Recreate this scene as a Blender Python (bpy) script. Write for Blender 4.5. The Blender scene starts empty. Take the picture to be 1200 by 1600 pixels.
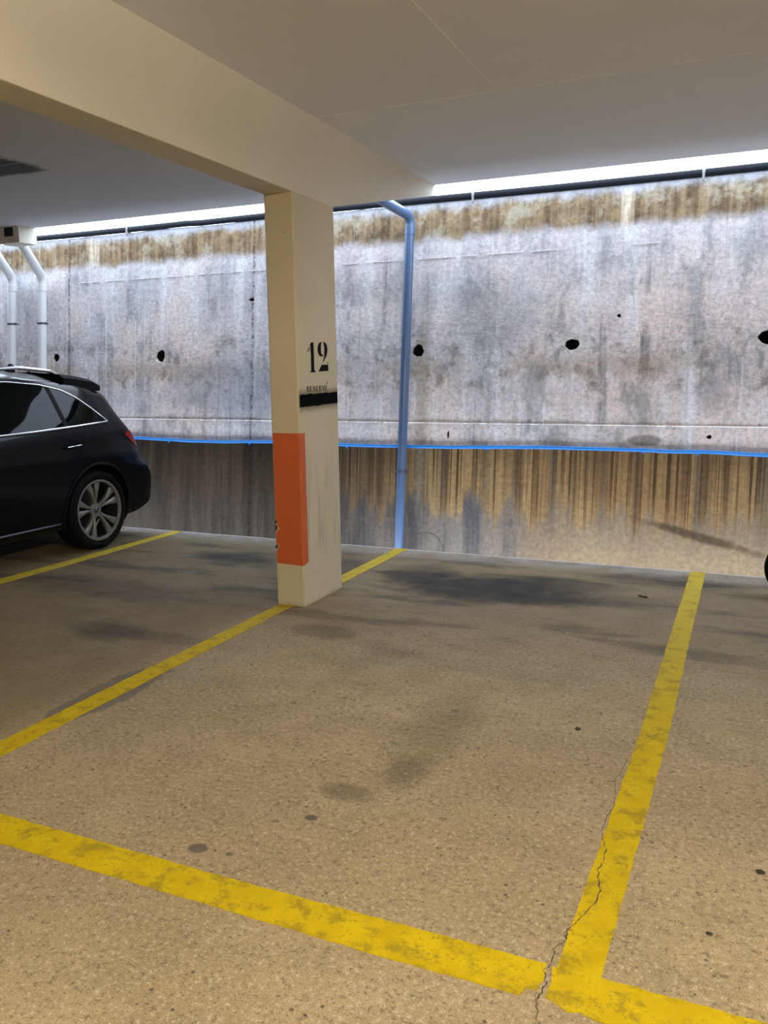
import bpy, bmesh, math, random
from mathutils import Vector, Matrix, noise as mnoise
from mathutils.geometry import tessellate_polygon

random.seed(7)
scene = bpy.context.scene
COL = scene.collection
PI = math.pi

# ------------------------------------------------------------------ camera
cam_data = bpy.data.cameras.new('camera')
cam = bpy.data.objects.new('camera', cam_data)
COL.objects.link(cam)
right = Vector((0.91520302, 0.40283000, -0.01146434))
down = Vector((0.05517249, -0.15342688, -0.98661856))
fwd = Vector((-0.39919849, 0.90232377, -0.16264187))
cam.matrix_world = Matrix(((right.x, -down.x, -fwd.x, 0.0),
                           (right.y, -down.y, -fwd.y, 0.0),
                           (right.z, -down.z, -fwd.z, 1.55),
                           (0, 0, 0, 1)))
cam_data.sensor_fit = 'VERTICAL'
cam_data.sensor_height = 24.0
cam_data.lens = 24.0 * 1305.134 / 1600.0
cam_data.clip_start = 0.05
cam_data.clip_end = 200
scene.camera = cam

# ------------------------------------------------------------------ world, exposure
SKY_STRENGTH = 8.2
TUBE_RADIANCE = 650.0
world = bpy.data.worlds.new('overcast_sky')
scene.world = world
world.use_nodes = True
wn = world.node_tree.nodes
wn['Background'].inputs['Color'].default_value = (0.70, 0.82, 1.0, 1)
wn['Background'].inputs['Strength'].default_value = SKY_STRENGTH
vs = scene.view_settings
vs.view_transform = 'Standard'
vs.look = 'None'
vs.exposure = 0.0
vs.gamma = 1.0
vs.use_curve_mapping = False

# daylight portal across the open slot between the upper slab and the retaining wall
pd = bpy.data.lights.new('slot_daylight_portal', 'AREA')
pd.shape = 'RECTANGLE'
pd.size = 24.0
pd.size_y = 0.9
pd.cycles.is_portal = True
po = bpy.data.objects.new('slot_daylight_portal', pd)
COL.objects.link(po)
po.location = (-2.0, 7.8, 3.46)


# ------------------------------------------------------------------ node helper
class NB:
    def __init__(self, name):
        self.m = bpy.data.materials.new(name)
        self.m.use_nodes = True
        self.t = self.m.node_tree
        self.bsdf = self.t.nodes['Principled BSDF']
        self._co = None

    def link(self, a, b):
        self.t.links.new(a, b)

    def put(self, sock, v):
        if hasattr(v, 'is_linked') or hasattr(v, 'links'):
            self.link(v, sock)
        else:
            if isinstance(v, tuple) and len(v) == 3 and sock.type == 'RGBA':
                v = (*v, 1)
            sock.default_value = v

    def co(self):
        if self._co is None:
            self._co = self.t.nodes.new('ShaderNodeTexCoord').outputs['Object']
        return self._co

    def xyz(self):
        s = self.t.nodes.new('ShaderNodeSeparateXYZ')
        self.link(self.co(), s.inputs[0])
        return s.outputs

    def comb(self, x, y, z):
        c = self.t.nodes.new('ShaderNodeCombineXYZ')
        for i, v in enumerate((x, y, z)):
            self.put(c.inputs[i], v)
        return c.outputs[0]

    def math(self, op, a, b=0.0, clamp=False):
        n = self.t.nodes.new('ShaderNodeMath')
        n.operation = op
        n.use_clamp = clamp
        self.put(n.inputs[0], a)
        self.put(n.inputs[1], b)
        return n.outputs[0]

    def scale(self, sx, sy, sz, off=(0, 0, 0)):
        n = self.t.nodes.new('ShaderNodeMapping')
        self.link(self.co(), n.inputs[0])
        n.inputs['Scale'].default_value = (sx, sy, sz)
        n.inputs['Location'].default_value = off
        return n.outputs[0]

    def noise(self, vec, scale, detail=4.0, rough=0.55):
        n = self.t.nodes.new('ShaderNodeTexNoise')
        self.put(n.inputs['Vector'], vec)
        n.inputs['Scale'].default_value = scale
        n.inputs['Detail'].default_value = detail
        n.inputs['Roughness'].default_value = rough
        return n.outputs[0]

    def voronoi(self, vec, scale, feature='F1'):
        n = self.t.nodes.new('ShaderNodeTexVoronoi')
        n.feature = feature
        self.put(n.inputs['Vector'], vec)
        n.inputs['Scale'].default_value = scale
        return n.outputs['Distance'], n.outputs.get('Color')

    def smooth(self, v, a, b, lo=0.0, hi=1.0):
        n = self.t.nodes.new('ShaderNodeMapRange')
        n.interpolation_type = 'SMOOTHSTEP'
        self.put(n.inputs[0], v)
        if a <= b:
            n.inputs[1].default_value, n.inputs[2].default_value = a, b
            n.inputs[3].default_value, n.inputs[4].default_value = lo, hi
        else:
            n.inputs[1].default_value, n.inputs[2].default_value = b, a
            n.inputs[3].default_value, n.inputs[4].default_value = hi, lo
        return n.outputs[0]

    def mix(self, f, a, b, mode='MIX'):
        n = self.t.nodes.new('ShaderNodeMix')
        n.data_type = 'RGBA'
        n.blend_type = mode
        self.put(n.inputs[0], f)
        self.put(n.inputs[6], a)
        self.put(n.inputs[7], b)
        return n.outputs[2]

    def ramp(self, v, stops, interp='LINEAR'):
        n = self.t.nodes.new('ShaderNodeValToRGB')
        self.put(n.inputs[0], v)
        cr = n.color_ramp
        cr.interpolation = interp
        while len(cr.elements) < len(stops):
            cr.elements.new(0.5)
        for e, (p, c) in zip(cr.elements, stops):
            e.position = p
            e.color = (*c, 1) if isinstance(c, tuple) else (c, c, c, 1)
        return n.outputs[0]

    def blob(self, cx, cy, rx, ry, edge=0.5, wob=0.5, nscale=3.0, axes='xy', rot=0.0):
        """soft-edged irregular stain, 1 inside, 0 outside"""
        o = self.xyz()
        a, b = (o[0], o[1]) if axes == 'xy' else (o[0], o[2])
        a = self.math('SUBTRACT', a, cx)
        b = self.math('SUBTRACT', b, cy)
        if rot:
            c, s = math.cos(rot), math.sin(rot)
            a, b = (self.math('ADD', self.math('MULTIPLY', a, c), self.math('MULTIPLY', b, s)),
                    self.math('SUBTRACT', self.math('MULTIPLY', b, c), self.math('MULTIPLY', a, s)))
        a = self.math('DIVIDE', a, rx)
        b = self.math('DIVIDE', b, ry)
        d = self.math('SQRT', self.math('ADD', self.math('MULTIPLY', a, a), self.math('MULTIPLY', b, b)))
        nz = self.math('MULTIPLY', self.math('SUBTRACT', self.noise(self.co(), nscale, 5, .65), 0.5), wob * 2)
        d = self.math('ADD', d, nz)
        return self.smooth(d, 1.0 - edge * .5, 1.0 + edge * .5, 1.0, 0.0) if False else self.smooth(d, 1.0 + edge * .5, 1.0 - edge * .5)

    def bump(self, h, strength=0.3, dist=0.01, prev=None):
        n = self.t.nodes.new('ShaderNodeBump')
        n.inputs['Strength'].default_value = strength
        n.inputs['Distance'].default_value = dist
        self.put(n.inputs['Height'], h)
        if prev is not None:
            self.link(prev, n.inputs['Normal'])
        return n.outputs[0]

    def done(self, col, rough=0.7, normal=None, metal=0.0, **kw):
        self.put(self.bsdf.inputs['Base Color'], col)
        self.put(self.bsdf.inputs['Roughness'], rough)
        self.put(self.bsdf.inputs['Metallic'], metal)
        if normal is not None:
            self.link(normal, self.bsdf.inputs['Normal'])
        for k, v in kw.items():
            self.put(self.bsdf.inputs[k], v)
        return self.m


def plain(name, col, rough=0.5, metal=0.0, var=0.12, nscale=8.0, bump=0.0, **kw):
    b = NB(name)
    n = b.noise(b.co(), nscale, 4)
    c2 = tuple(min(1, c * (1 + var)) for c in col)
    c1 = tuple(c * (1 - var) for c in col)
    nrm = b.bump(b.noise(b.co(), nscale * 12, 3), bump, 0.002) if bump else None
    return b.done(b.mix(n, c1, c2), rough, nrm, metal, **kw)


# ------------------------------------------------------------------ materials
def mat_wall():
    b = NB('weathered_retaining_concrete')
    o = b.xyz()
    X, Z = o[0], o[2]
    big = b.noise(b.scale(1, 0, 1), 0.9, 5, .6)
    big2 = b.noise(b.scale(1, 0, 1, (7, 0, 3)), 1.6, 6, .62)
    st1 = b.noise(b.scale(5, 0, .5), 1.0, 6, .6)       # broad vertical runs
    st2 = b.noise(b.scale(17, 0, .55, (3, 0, 0)), 1.0, 5, .6)   # thin vertical runs
    fine = b.noise(b.scale(1, 0, 1), 22, 6, .7)
    mid = b.noise(b.scale(1, 0, 1), 6, 6, .68)
    # pale upper zone
    pale = b.mix(b.smooth(big, .40, .62), (.54, .52, .54), (.70, .60, .565))
    pink = b.smooth(b.math('ADD', X, b.math('MULTIPLY', big2, 2.4)), -1.6, .8)
    pale = b.mix(b.math('MULTIPLY', pink, .65), pale, (.70, .585, .53))
    pale = b.mix(b.smooth(st1, .50, .70), pale, (.72, .70, .70))
    dk = b.math('MULTIPLY', b.smooth(st1, .47, .30), b.smooth(big2, .42, .60))
    pale = b.mix(b.math('MULTIPLY', dk, .9), pale, (.13, .13, .14))
    pat = b.noise(b.scale(1.3, 0, .7, (11, 0, 4)), 2.0, 7, .68)
    pale = b.mix(b.math('MULTIPLY', b.smooth(pat, .50, .36), .62), pale, (.20, .205, .20))
    pale = b.mix(b.math('MULTIPLY', b.smooth(pat, .56, .66), .6), pale, (.74, .71, .73))
    wst = b.noise(b.scale(11, 0, .4, (21, 0, 4)), 1.0, 4, .6)
    pale = b.mix(b.math('MULTIPLY', b.smooth(wst, .60, .68), .55), pale, (.78, .78, .82))
    dk2 = b.math('MULTIPLY', b.smooth(st2, .46, .28), b.smooth(big2, .35, .6))
    pale = b.mix(b.math('MULTIPLY', dk2, .6), pale, (.20, .20, .21))
    # rough mottled band around z = 1.3..2.2
    band = b.math('MULTIPLY', b.smooth(Z, 1.15, 1.5), b.smooth(Z, 2.25, 1.75))
    mot = b.math('MULTIPLY', band, b.smooth(mid, .48, .66))
    pale = b.mix(b.math('MULTIPLY', mot, .75), pale, (.19, .17, .14))
    sp = b.noise(b.scale(1, 0, 1, (2, 0, 2)), 38, 4, .7)
    pale = b.mix(b.math('MULTIPLY', b.smooth(sp, .44, .34), .6), pale, (.16, .15, .14))
    pale = b.mix(b.math('MULTIPLY', b.smooth(sp, .62, .70), .6), pale, (.80, .79, .80))
    # brownish tide mark around z = 1.42
    tide = b.math('MULTIPLY', b.smooth(b.math('ABSOLUTE', b.math('ADD', b.math('SUBTRACT', Z, 1.60), b.math('MULTIPLY', b.math('SUBTRACT', mid, .5), .5))), .16, .02), b.smooth(big, .38, .55))
    pale = b.mix(b.math('MULTIPLY', tide, .45), pale, (.30, .22, .135))
    # grey runs below the upper form line, also painted to tone down daylight
    daylight_trim = b.smooth(b.math('ADD', Z, b.math('MULTIPLY', b.math('SUBTRACT', big2, .5), 1.1)), 2.0, 2.85)
    pale = b.mix(b.math('MULTIPLY', daylight_trim, .55), pale, b.mix(b.smooth(st1, .4, .62), (.25, .25, .27), (.40, .395, .40)))
    # algae-brown top band with a ragged lower edge
    zt = b.math('ADD', Z, b.math('MULTIPLY', b.math('SUBTRACT', st1, .5), .16))
    zt = b.math('ADD', zt, b.math('MULTIPLY', b.math('SUBTRACT', mid, .5), .16))
    topm = b.smooth(zt, 2.80, 2.93)
    stm = b.math('ADD', b.math('MULTIPLY', st2, .5), b.math('MULTIPLY', mid, .5))
    brown = b.mix(b.smooth(stm, .38, .60), (.080, .052, .027), (.215, .152, .085))
    brown = b.mix(b.math('MULTIPLY', b.smooth(b.noise(b.scale(1, 0, 1, (4, 0, 9)), 3.0, 6, .7), .50, .62), .7), brown, (.30, .265, .20))
    brown = b.mix(b.math('MULTIPLY', b.smooth(b.noise(b.scale(3.2, 0, .25, (1, 0, 0)), 1, 5, .6), .60, .68), .8), brown, (.48, .41, .31))
    brown = b.mix(b.math('MULTIPLY', b.smooth(zt, 3.10, 3.22), .8), brown, (.36, .38, .42))  # bluish skylight glow under the wall head, painted into the band
    colr = b.mix(topm, pale, brown)
    # rust-brown lower zone under the blue pipe
    zl = b.math('ADD', Z, b.math('MULTIPLY', b.math('SUBTRACT', st1, .5), .02))
    lowm = b.smooth(zl, .836, .826)
    lo = b.mix(b.smooth(big, .35, .62), (.21, .125, .05), (.27, .175, .078))
    # thin drip lines, strongest just below the pipe
    fade = b.smooth(b.math('ADD', Z, b.math('MULTIPLY', st1, .9)), .40, .95)
    drip = b.noise(b.scale(26, 0, .22, (5, 0, 0)), 1.0, 3, .55)
    lo = b.mix(b.math('MULTIPLY', b.smooth(drip, .51, .40), b.math('MULTIPLY', fade, .95)), lo, (.060, .030, .011))
    drip2 = b.noise(b.scale(7, 0, .12, (9, 0, 0)), 1.0, 3, .5)
    lo = b.mix(b.math('MULTIPLY', b.smooth(drip2, .52, .38), b.math('MULTIPLY', fade, .85)), lo, (.085, .046, .02))
    # wide grey runs at fixed places
    xw = b.math('ADD', X, b.math('MULTIPLY', b.math('SUBTRACT', b.noise(b.scale(0, 0, 1.3), 1, 3), .5), .06))
    xr = b.math('DIVIDE', b.math('ADD', xw, 9.5), 10.5)
    def P(x): return (x + 9.5) / 10.5
    runs = [(-8.9, .5, .03), (-5.05, .8, .035), (-2.83, .9, .035), (-2.37, .7, .03), (-2.1, .6, .03), (-1.72, .9, .05), (-1.25, .7, .03), (-.97, .4, .03), (-.43, .9, .04), (.12, .9, .06)]
    stops = []
    for x, s, w in runs:
        stops += [(P(x - w), 0.0), (P(x), s), (P(x + w), 0.0)]
    rn = b.ramp(xr, stops)
    rn = b.math('MULTIPLY', rn, b.smooth(b.math('ADD', Z, b.math('MULTIPLY', mid, .3)), .0, .35))
    lo = b.mix(b.math('MULTIPLY', rn, .85), lo, (.07, .058, .042))
    # grey foot, darker towards the bottom and the left
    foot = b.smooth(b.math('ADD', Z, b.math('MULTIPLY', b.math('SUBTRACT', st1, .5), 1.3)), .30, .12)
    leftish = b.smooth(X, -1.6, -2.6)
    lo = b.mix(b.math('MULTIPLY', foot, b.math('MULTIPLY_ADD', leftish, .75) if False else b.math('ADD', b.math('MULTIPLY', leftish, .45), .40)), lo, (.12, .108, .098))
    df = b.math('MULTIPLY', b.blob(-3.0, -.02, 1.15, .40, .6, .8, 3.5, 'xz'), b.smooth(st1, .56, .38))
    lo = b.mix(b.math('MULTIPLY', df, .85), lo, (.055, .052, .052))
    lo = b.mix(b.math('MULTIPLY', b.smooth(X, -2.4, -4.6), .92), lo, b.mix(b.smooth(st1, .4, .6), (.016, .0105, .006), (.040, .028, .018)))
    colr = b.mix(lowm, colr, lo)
    # separate marks: slanted scuff bottom right, patch above the pipe
    sc = b.blob(-.40, .09, .46, .040, 1.0, .9, 6, 'xz', -.24)
    colr = b.mix(b.math('MULTIPLY', sc, .9), colr, (.055, .036, .018))
    pt = b.blob(-.90, .93, .15, .05, .5, .25, 9, 'xz')
    colr = b.mix(b.math('MULTIPLY', pt, .75), colr, (.16, .13, .11))
    g1 = b.blob(-2.35, 2.1, .42, .38, .9, .8, 3, 'xz')
    colr = b.mix(b.math('MULTIPLY', g1, .45), colr, (.22, .22, .23))
    g2 = b.blob(-.35, 1.35, .10, .20, .9, .6, 6, 'xz')
    colr = b.mix(b.math('MULTIPLY', g2, .5), colr, (.24, .235, .235))
    g3 = b.blob(-1.95, 1.45, .12, .22, .9, .6, 6, 'xz')
    colr = b.mix(b.math('MULTIPLY', g3, .5), colr, (.24, .235, .235))
    g4 = b.blob(-5.4, 1.4, .75, .3, .9, .8, 3, 'xz')
    colr = b.mix(b.math('MULTIPLY', g4, .5), colr, (.26, .28, .33))
    g5 = b.blob(-3.08, 1.25, .07, .9, .9, .6, 5, 'xz')
    colr = b.mix(b.math('MULTIPLY', g5, .45), colr, (.28, .245, .17))
    # old vertical construction joints
    for jx in (-5.10, -7.74):
        j = b.smooth(b.math('ABSOLUTE', b.math('ADD', b.math('SUBTRACT', X, jx), b.math('MULTIPLY', b.math('SUBTRACT', mid, .5), .06))), .03, .004)
        colr = b.mix(b.math('MULTIPLY', j, b.smooth(fine, .42, .6)), colr, b.mix(1.0, colr, (.22, .21, .20), 'MULTIPLY'))
    # pits
    vd, _ = b.voronoi(b.scale(1, 0, 1), 9)
    pit = b.math('MULTIPLY', b.smooth(vd, .07, .03), b.smooth(mid, .52, .6))
    colr = b.mix(b.math('MULTIPLY', pit, .7), colr, (.10, .09, .085))
    colr = b.mix(b.smooth(fine, .3, .7), b.mix(1.0, colr, (.78, .78, .78), 'MULTIPLY'), b.mix(1.0, colr, (1.16, 1.15, 1.14), 'MULTIPLY'))
    h = b.math('ADD', b.math('MULTIPLY', mid, .5), b.math('MULTIPLY', fine, .35))
    h = b.math('SUBTRACT', h, b.math('MULTIPLY', pit, .5))
    wrk = b.math('MULTIPLY', b.noise(b.scale(2.2, 0, 6), 5, 6, .7), b.math('ADD', b.math('MULTIPLY', band, 1.2), .15))
    h = b.math('ADD', h, wrk)
    return b.done(colr, .9, b.bump(h, .75, .022), **{'Specular IOR Level': .2})


def mat_floor():
    b = NB('trowelled_aggregate_concrete')
    big = b.noise(b.co(), .7, 5, .6)
    mid = b.noise(b.co(), 4.5, 6, .65)
    fine = b.noise(b.co(), 60, 5, .75)
    vf = b.noise(b.co(), 210, 3, .7)
    c = b.mix(b.smooth(big, .35, .65), (.35, .27, .155), (.44, .345, .205))
    c = b.mix(b.math('MULTIPLY', b.smooth(mid, .40, .68), .5), c, (.29, .23, .145))
    o = b.xyz()
    # concrete darker towards the deep half and the left bay
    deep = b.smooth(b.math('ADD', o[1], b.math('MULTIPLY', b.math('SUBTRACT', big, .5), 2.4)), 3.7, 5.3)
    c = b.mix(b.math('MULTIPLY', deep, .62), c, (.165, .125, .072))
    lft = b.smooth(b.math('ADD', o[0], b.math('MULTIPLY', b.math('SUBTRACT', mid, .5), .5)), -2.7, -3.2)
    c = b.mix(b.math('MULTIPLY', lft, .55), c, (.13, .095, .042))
    # bands of darker film across the bays
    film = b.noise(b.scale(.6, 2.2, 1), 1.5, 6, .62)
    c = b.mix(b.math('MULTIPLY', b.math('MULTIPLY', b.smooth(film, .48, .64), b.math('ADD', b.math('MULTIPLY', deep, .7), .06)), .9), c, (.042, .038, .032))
    rim = b.math('MULTIPLY', b.smooth(o[1], 6.35, 6.72), b.smooth(mid, .30, .6))  # daylight on the free floor edge, painted as a paler strip
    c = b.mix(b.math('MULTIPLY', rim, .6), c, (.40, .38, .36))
    c = b.mix(b.math('MULTIPLY', b.smooth(o[1], 6.755, 6.785), .8), c, (.58, .56, .53))  # brightest lit line of the edge, also put into the colour
    # exposed aggregate
    c = b.mix(b.math('MULTIPLY', b.smooth(fine, .54, .64), b.math('SUBTRACT', .7, b.math('MULTIPLY', b.math('MAXIMUM', deep, lft), .62))), c, (.62, .53, .41))
    f2 = b.noise(b.co(), 34, 5, .8)
    c = b.mix(b.math('MULTIPLY', b.smooth(f2, .46, .36), .75), c, (.15, .115, .078))
    c = b.mix(b.math('MULTIPLY', b.smooth(f2, .55, .66), b.math('SUBTRACT', .5, b.math('MULTIPLY', b.math('MAXIMUM', deep, lft), .45))), c, (.58, .49, .37))
    c = b.mix(b.math('MULTIPLY', b.smooth(fine, .43, .35), .8), c, (.10, .078, .052))
    vd, vc = b.voronoi(b.co(), 26)
    pit = b.math('MULTIPLY', b.smooth(vd, .20, .10), b.smooth(b.noise(b.co(), 5, 3), .5, .6))
    c = b.mix(b.math('MULTIPLY', pit, .8), c, (.065, .05, .035))
    for cx, cy, rx, ry, s, e in ((-1.75, 5.72, .70, .40, .93, .8), (-1.2, 6.0, .45, .2, .5, .9), (-2.35, 5.9, .25, .35, .6, .8), (-.95, 5.7, .6, .18, .35, .9),
                                 (-4.05, 5.95, .38, .17, .8, .7), (-3.6, 3.88, .30, .16, .5, .8), (-4.4, 4.7, .8, .25, .4, .9),
                                 (-3.0, 5.9, .2, .4, .5, .9), (-3.2, 3.9, .5, .1, .3, .9),
                                 (-1.18, 2.84, .09, .14, .40, 1.1), (-1.33, 2.62, .10, .06, .45, 1.0), (-1.2, 3.3, .14, .38, .25, 1.1),
                                 (-.55, 6.4, .5, .14, .4, .9), (-2.35, 4.35, .25, .12, .35, .8)):
        c = b.mix(b.math('MULTIPLY', b.blob(cx, cy, rx, ry, e, .75, 2.6), s), c, (.030, .027, .022))
    for cx, cy, r, s in ((-1.36, 2.405, .024, .85), (-1.466, 2.336, .016, .5), (-1.615, 2.09, .034, .8), (-1.50, 2.10, .014, .7),
                         (-.33, 2.92, .02, .8), (-1.2, 3.5, .02, .5), (-1.6, 3.4, .018, .5), (-1.75, 3.45, .016, .5), (-1.45, 3.42, .014, .5), (-1.95, 3.3, .02, .5)):
        c = b.mix(b.math('MULTIPLY', b.blob(cx, cy, r, r * .8, .4, .25, 30), s), c, (.085, .075, .06))
    # old asphalt repair along the left line
    rp = b.blob(-2.86, 3.08, .13, .42, .15, .5, 5)
    c = b.mix(b.math('MULTIPLY', rp, .7), c, (.125, .115, .10))
    c = b.mix(b.smooth(vf, .3, .7), b.mix(1.0, c, (.72, .72, .72), 'MULTIPLY'), b.mix(1.0, c, (1.3, 1.3, 1.3), 'MULTIPLY'))
    h = b.math('SUBTRACT', b.math('ADD', b.math('MULTIPLY', fine, .6), b.math('MULTIPLY', vf, .3)), pit)
    r = b.smooth(mid, .3, .7, .62, .82)
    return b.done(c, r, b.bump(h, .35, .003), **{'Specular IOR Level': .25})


def mat_yellow():
    b = NB('worn_yellow_road_paint')
    fine = b.noise(b.co(), 70, 5, .75)
    mid = b.noise(b.co(), 9, 6, .7)
    run = b.noise(b.scale(3, 3, 1), 4, 6, .75)
    c = b.mix(b.smooth(mid, .35, .65), (.56, .40, .002), (.66, .49, .004))
    c = b.mix(b.math('MULTIPLY', b.smooth(run, .49, .62), .7), c, (.30, .225, .02))
    c = b.mix(b.math('MULTIPLY', b.math('MULTIPLY', b.smooth(fine, .44, .34), b.smooth(mid, .42, .62)), .85), c, (.12, .09, .03))
    c = b.mix(b.math('MULTIPLY', b.smooth(b.noise(b.co(), 13, 3, .5), .735, .75), 1.0), c, (.36, .30, .22))
    o = b.xyz()
    deep = b.smooth(o[1], 3.0, 5.5)
    c = b.mix(b.math('MULTIPLY', deep, .35), c, (.44, .36, .12))
    return b.done(c, .75, b.bump(fine, .25, .002), **{'Specular IOR Level': .15})


def mat_cream(name, c1, c2, chips=True):
    b = NB(name)
    big = b.noise(b.co(), 1.3, 5, .6)
    fine = b.noise(b.co(), 45, 5, .7)
    mid = b.noise(b.co(), 7, 5, .6)
    c = b.mix(b.smooth(big, .3, .7), c1, c2)
    c = b.mix(b.math('MULTIPLY', b.smooth(fine, .58, .75), .3), c, tuple(v * .72 for v in c1))
    h = b.math('ADD', b.math('MULTIPLY', fine, .5), b.math('MULTIPLY', mid, .5))
    if chips:
        vd, _ = b.voronoi(b.co(), 16)
        pit = b.math('MULTIPLY', b.smooth(vd, .13, .06), b.smooth(b.noise(b.co(), 2.2, 4, .6), .55, .66))
        c = b.mix(b.math('MULTIPLY', pit, .8), c, (.13, .09, .055))
        h = b.math('SUBTRACT', h, pit)
    return b, c, h


def mat_beam():
    b, c, h = mat_cream('cream_painted_concrete_beam', (.70, .655, .555), (.76, .71, .605))
    return b.done(c, .75, b.bump(h, .3, .005))


def mat_pillar():
    b, c, h = mat_cream('cream_painted_concrete_pillar', (.60, .535, .39), (.66, .59, .43))
    o = b.xyz()
    # black sprayed bar across the side face, ragged and misty at its edges
    nz = b.noise(b.co(), 28, 4, .7)
    nb = b.noise(b.co(), 7, 3, .6)
    yy = o[1]
    slope = b.math('MULTIPLY', b.math('SUBTRACT', yy, 4.8), .012)
    dz = b.math('ABSOLUTE', b.math('SUBTRACT', b.math('SUBTRACT', o[2], 1.385), slope))
    dz = b.math('ADD', dz, b.math('MULTIPLY', b.math('SUBTRACT', nb, .5), .022))
    core = b.smooth(b.math('ADD', dz, b.math('MULTIPLY', b.math('SUBTRACT', nz, .5), .010)), .050, .036)
    mist = b.math('MULTIPLY', b.smooth(b.math('ADD', dz, b.math('MULTIPLY', b.math('SUBTRACT', nz, .5), .04)), .095, .035), .6)
    m = b.math('MAXIMUM', core, mist)
    side = b.smooth(b.math('ADD', o[0], b.math('MULTIPLY', b.math('SUBTRACT', nz, .5), .006)), -2.745, -2.735)
    m = b.math('MULTIPLY', m, side)
    m = b.math('MULTIPLY', m, b.smooth(yy, 4.79, 4.81))
    c = b.mix(m, c, (.003, .003, .004))
    # grey scuffing low on the side face
    sc = b.math('MULTIPLY', b.smooth(b.noise(b.scale(3, 7, .9), 1.6, 6, .7), .47, .66), b.math('MULTIPLY', b.smooth(o[2], 1.15, .8), b.math('MULTIPLY', side, b.smooth(o[2], .22, .4))))
    c = b.mix(b.math('MULTIPLY', sc, .55), c, (.33, .31, .27))
    ft = b.smooth(b.math('ADD', o[2], b.math('MULTIPLY', nb, .1)), .09, .03)
    c = b.mix(b.math('MULTIPLY', ft, .5), c, (.22, .20, .12))
    return b.done(c, .8, b.bump(h, .3, .004), **{'Specular IOR Level': b.math('SUBTRACT', .3, b.math('MULTIPLY', m, .27))})


def mat_ceiling():
    b = NB('painted_slab_soffit')
    o = b.xyz()
    n = b.noise(b.co(), 1.2, 5, .6)
    f = b.noise(b.co(), 90, 3, .7)
    c = b.mix(n, (.715, .735, .775), (.765, .785, .825))
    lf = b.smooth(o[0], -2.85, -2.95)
    c = b.mix(b.math('MULTIPLY', lf, .3), c, (.5, .5, .5))  # shade left of the beam, painted as a greyer soffit
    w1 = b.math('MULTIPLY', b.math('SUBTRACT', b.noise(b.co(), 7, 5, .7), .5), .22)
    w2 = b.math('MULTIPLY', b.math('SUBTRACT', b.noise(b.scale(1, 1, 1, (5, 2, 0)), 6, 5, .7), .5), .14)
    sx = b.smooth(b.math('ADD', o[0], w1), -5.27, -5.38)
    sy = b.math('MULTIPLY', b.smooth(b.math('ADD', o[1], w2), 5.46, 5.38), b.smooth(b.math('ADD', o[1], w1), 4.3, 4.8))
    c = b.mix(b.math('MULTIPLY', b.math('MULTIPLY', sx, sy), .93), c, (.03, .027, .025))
    return b.done(c, .8, b.bump(f, .12, .002))


def mat_orange():
    b = NB('orange_warning_paint')
    n = b.noise(b.co(), 6, 4)
    f = b.noise(b.co(), 50, 4, .7)
    c = b.mix(n, (.52, .105, .028), (.62, .135, .038))
    c = b.mix(b.math('MULTIPLY', b.smooth(f, .62, .75), .35), c, (.35, .09, .04))
    return b.done(c, .6, b.bump(f, .25, .003))


M = {}
M['wall'] = mat_wall()
M['floor'] = mat_floor()
M['yellow'] = mat_yellow()
M['beam'] = mat_beam()
M['pillar'] = mat_pillar()
M['ceiling'] = mat_ceiling()
M['orange'] = mat_orange()
M['black_paint'] = plain('black_stencil_paint', (.004, .004, .004), .8, **{'Specular IOR Level': .1})
M['stencil_faint'] = plain('thin_black_stencil_paint', (.07, .062, .045), .7, var=.5, nscale=60)
M['plaster'] = plain('rough_cream_wall_paint', (.62, .57, .47), .8)
M['earth'] = plain('dark_trench_ground', (.09, .085, .075), .9, bump=.3)  # unseen trench ground, kept dark to limit light bounced up the wall
M['pipe_grey'] = plain('grey_blue_plastic_pipe', (.068, .110, .195), .3, var=.10, nscale=5)
M['pipe_white'] = plain('pale_plastic_pipe', (.62, .62, .62), .32, var=.05)
M['pipe_blue'] = plain('bright_blue_water_pipe', (.010, .20, .60), .3, var=.06)
M['pipe_black'] = plain('black_plastic_pipe', (.006, .007, .010), .6, **{'Specular IOR Level': .15})
M['steel'] = plain('galvanised_steel', (.42, .42, .42), .4, .8)
M['dull_zinc'] = plain('dull_zinc_clip', (.16, .16, .15), .6, .3)
M['dark_steel'] = plain('dark_steel_band', (.10, .11, .13), .4, .6)
M['lime'] = plain('pale_lime_ridge', (.60, .57, .54), .8, bump=.4)
M['void'] = plain('dark_recess', (.01, .01, .01), .9)
M['crack'] = plain('dark_crack', (.06, .048, .035), .9)
M['paint_car'] = plain('black_car_paint', (.0035, .004, .005), .18, var=.05, **{'Coat Weight': .12, 'Coat Roughness': .03, 'Specular IOR Level': .08})
M['glass_car'] = plain('tinted_car_glass', (.002, .003, .003), .03, var=.0, **{'Specular IOR Level': .09})
M['chrome'] = plain('brushed_chrome', (.70, .70, .72), .22, 1.0, var=.03)
M['satin_black'] = plain('satin_black_plastic', (.004, .004, .004), .6, **{'Specular IOR Level': .12})
M['matte_black'] = plain('textured_black_plastic', (.006, .006, .007), .75, bump=.2, **{'Specular IOR Level': .12})
M['tyre'] = plain('black_tyre_rubber', (.004, .004, .004), .8, bump=.2, **{'Specular IOR Level': .12})
M['alloy'] = plain('silver_alloy', (.20, .20, .195), .4, .5, var=.05)
M['alloy_dark'] = plain('wheel_recess_shade', (.012, .012, .012), .6, .2)  # near-black paints the shade behind the wheel spokes
M['lamp_red'] = plain('red_tail_lamp_plastic', (.20, .002, .004), .2, var=.2, nscale=20, **{'Specular IOR Level': .15})
M['lamp_clear'] = plain('clear_headlamp', (.35, .36, .38), .1)
M['white_metal'] = plain('white_enamelled_steel', (.75, .75, .72), .4)
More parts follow.
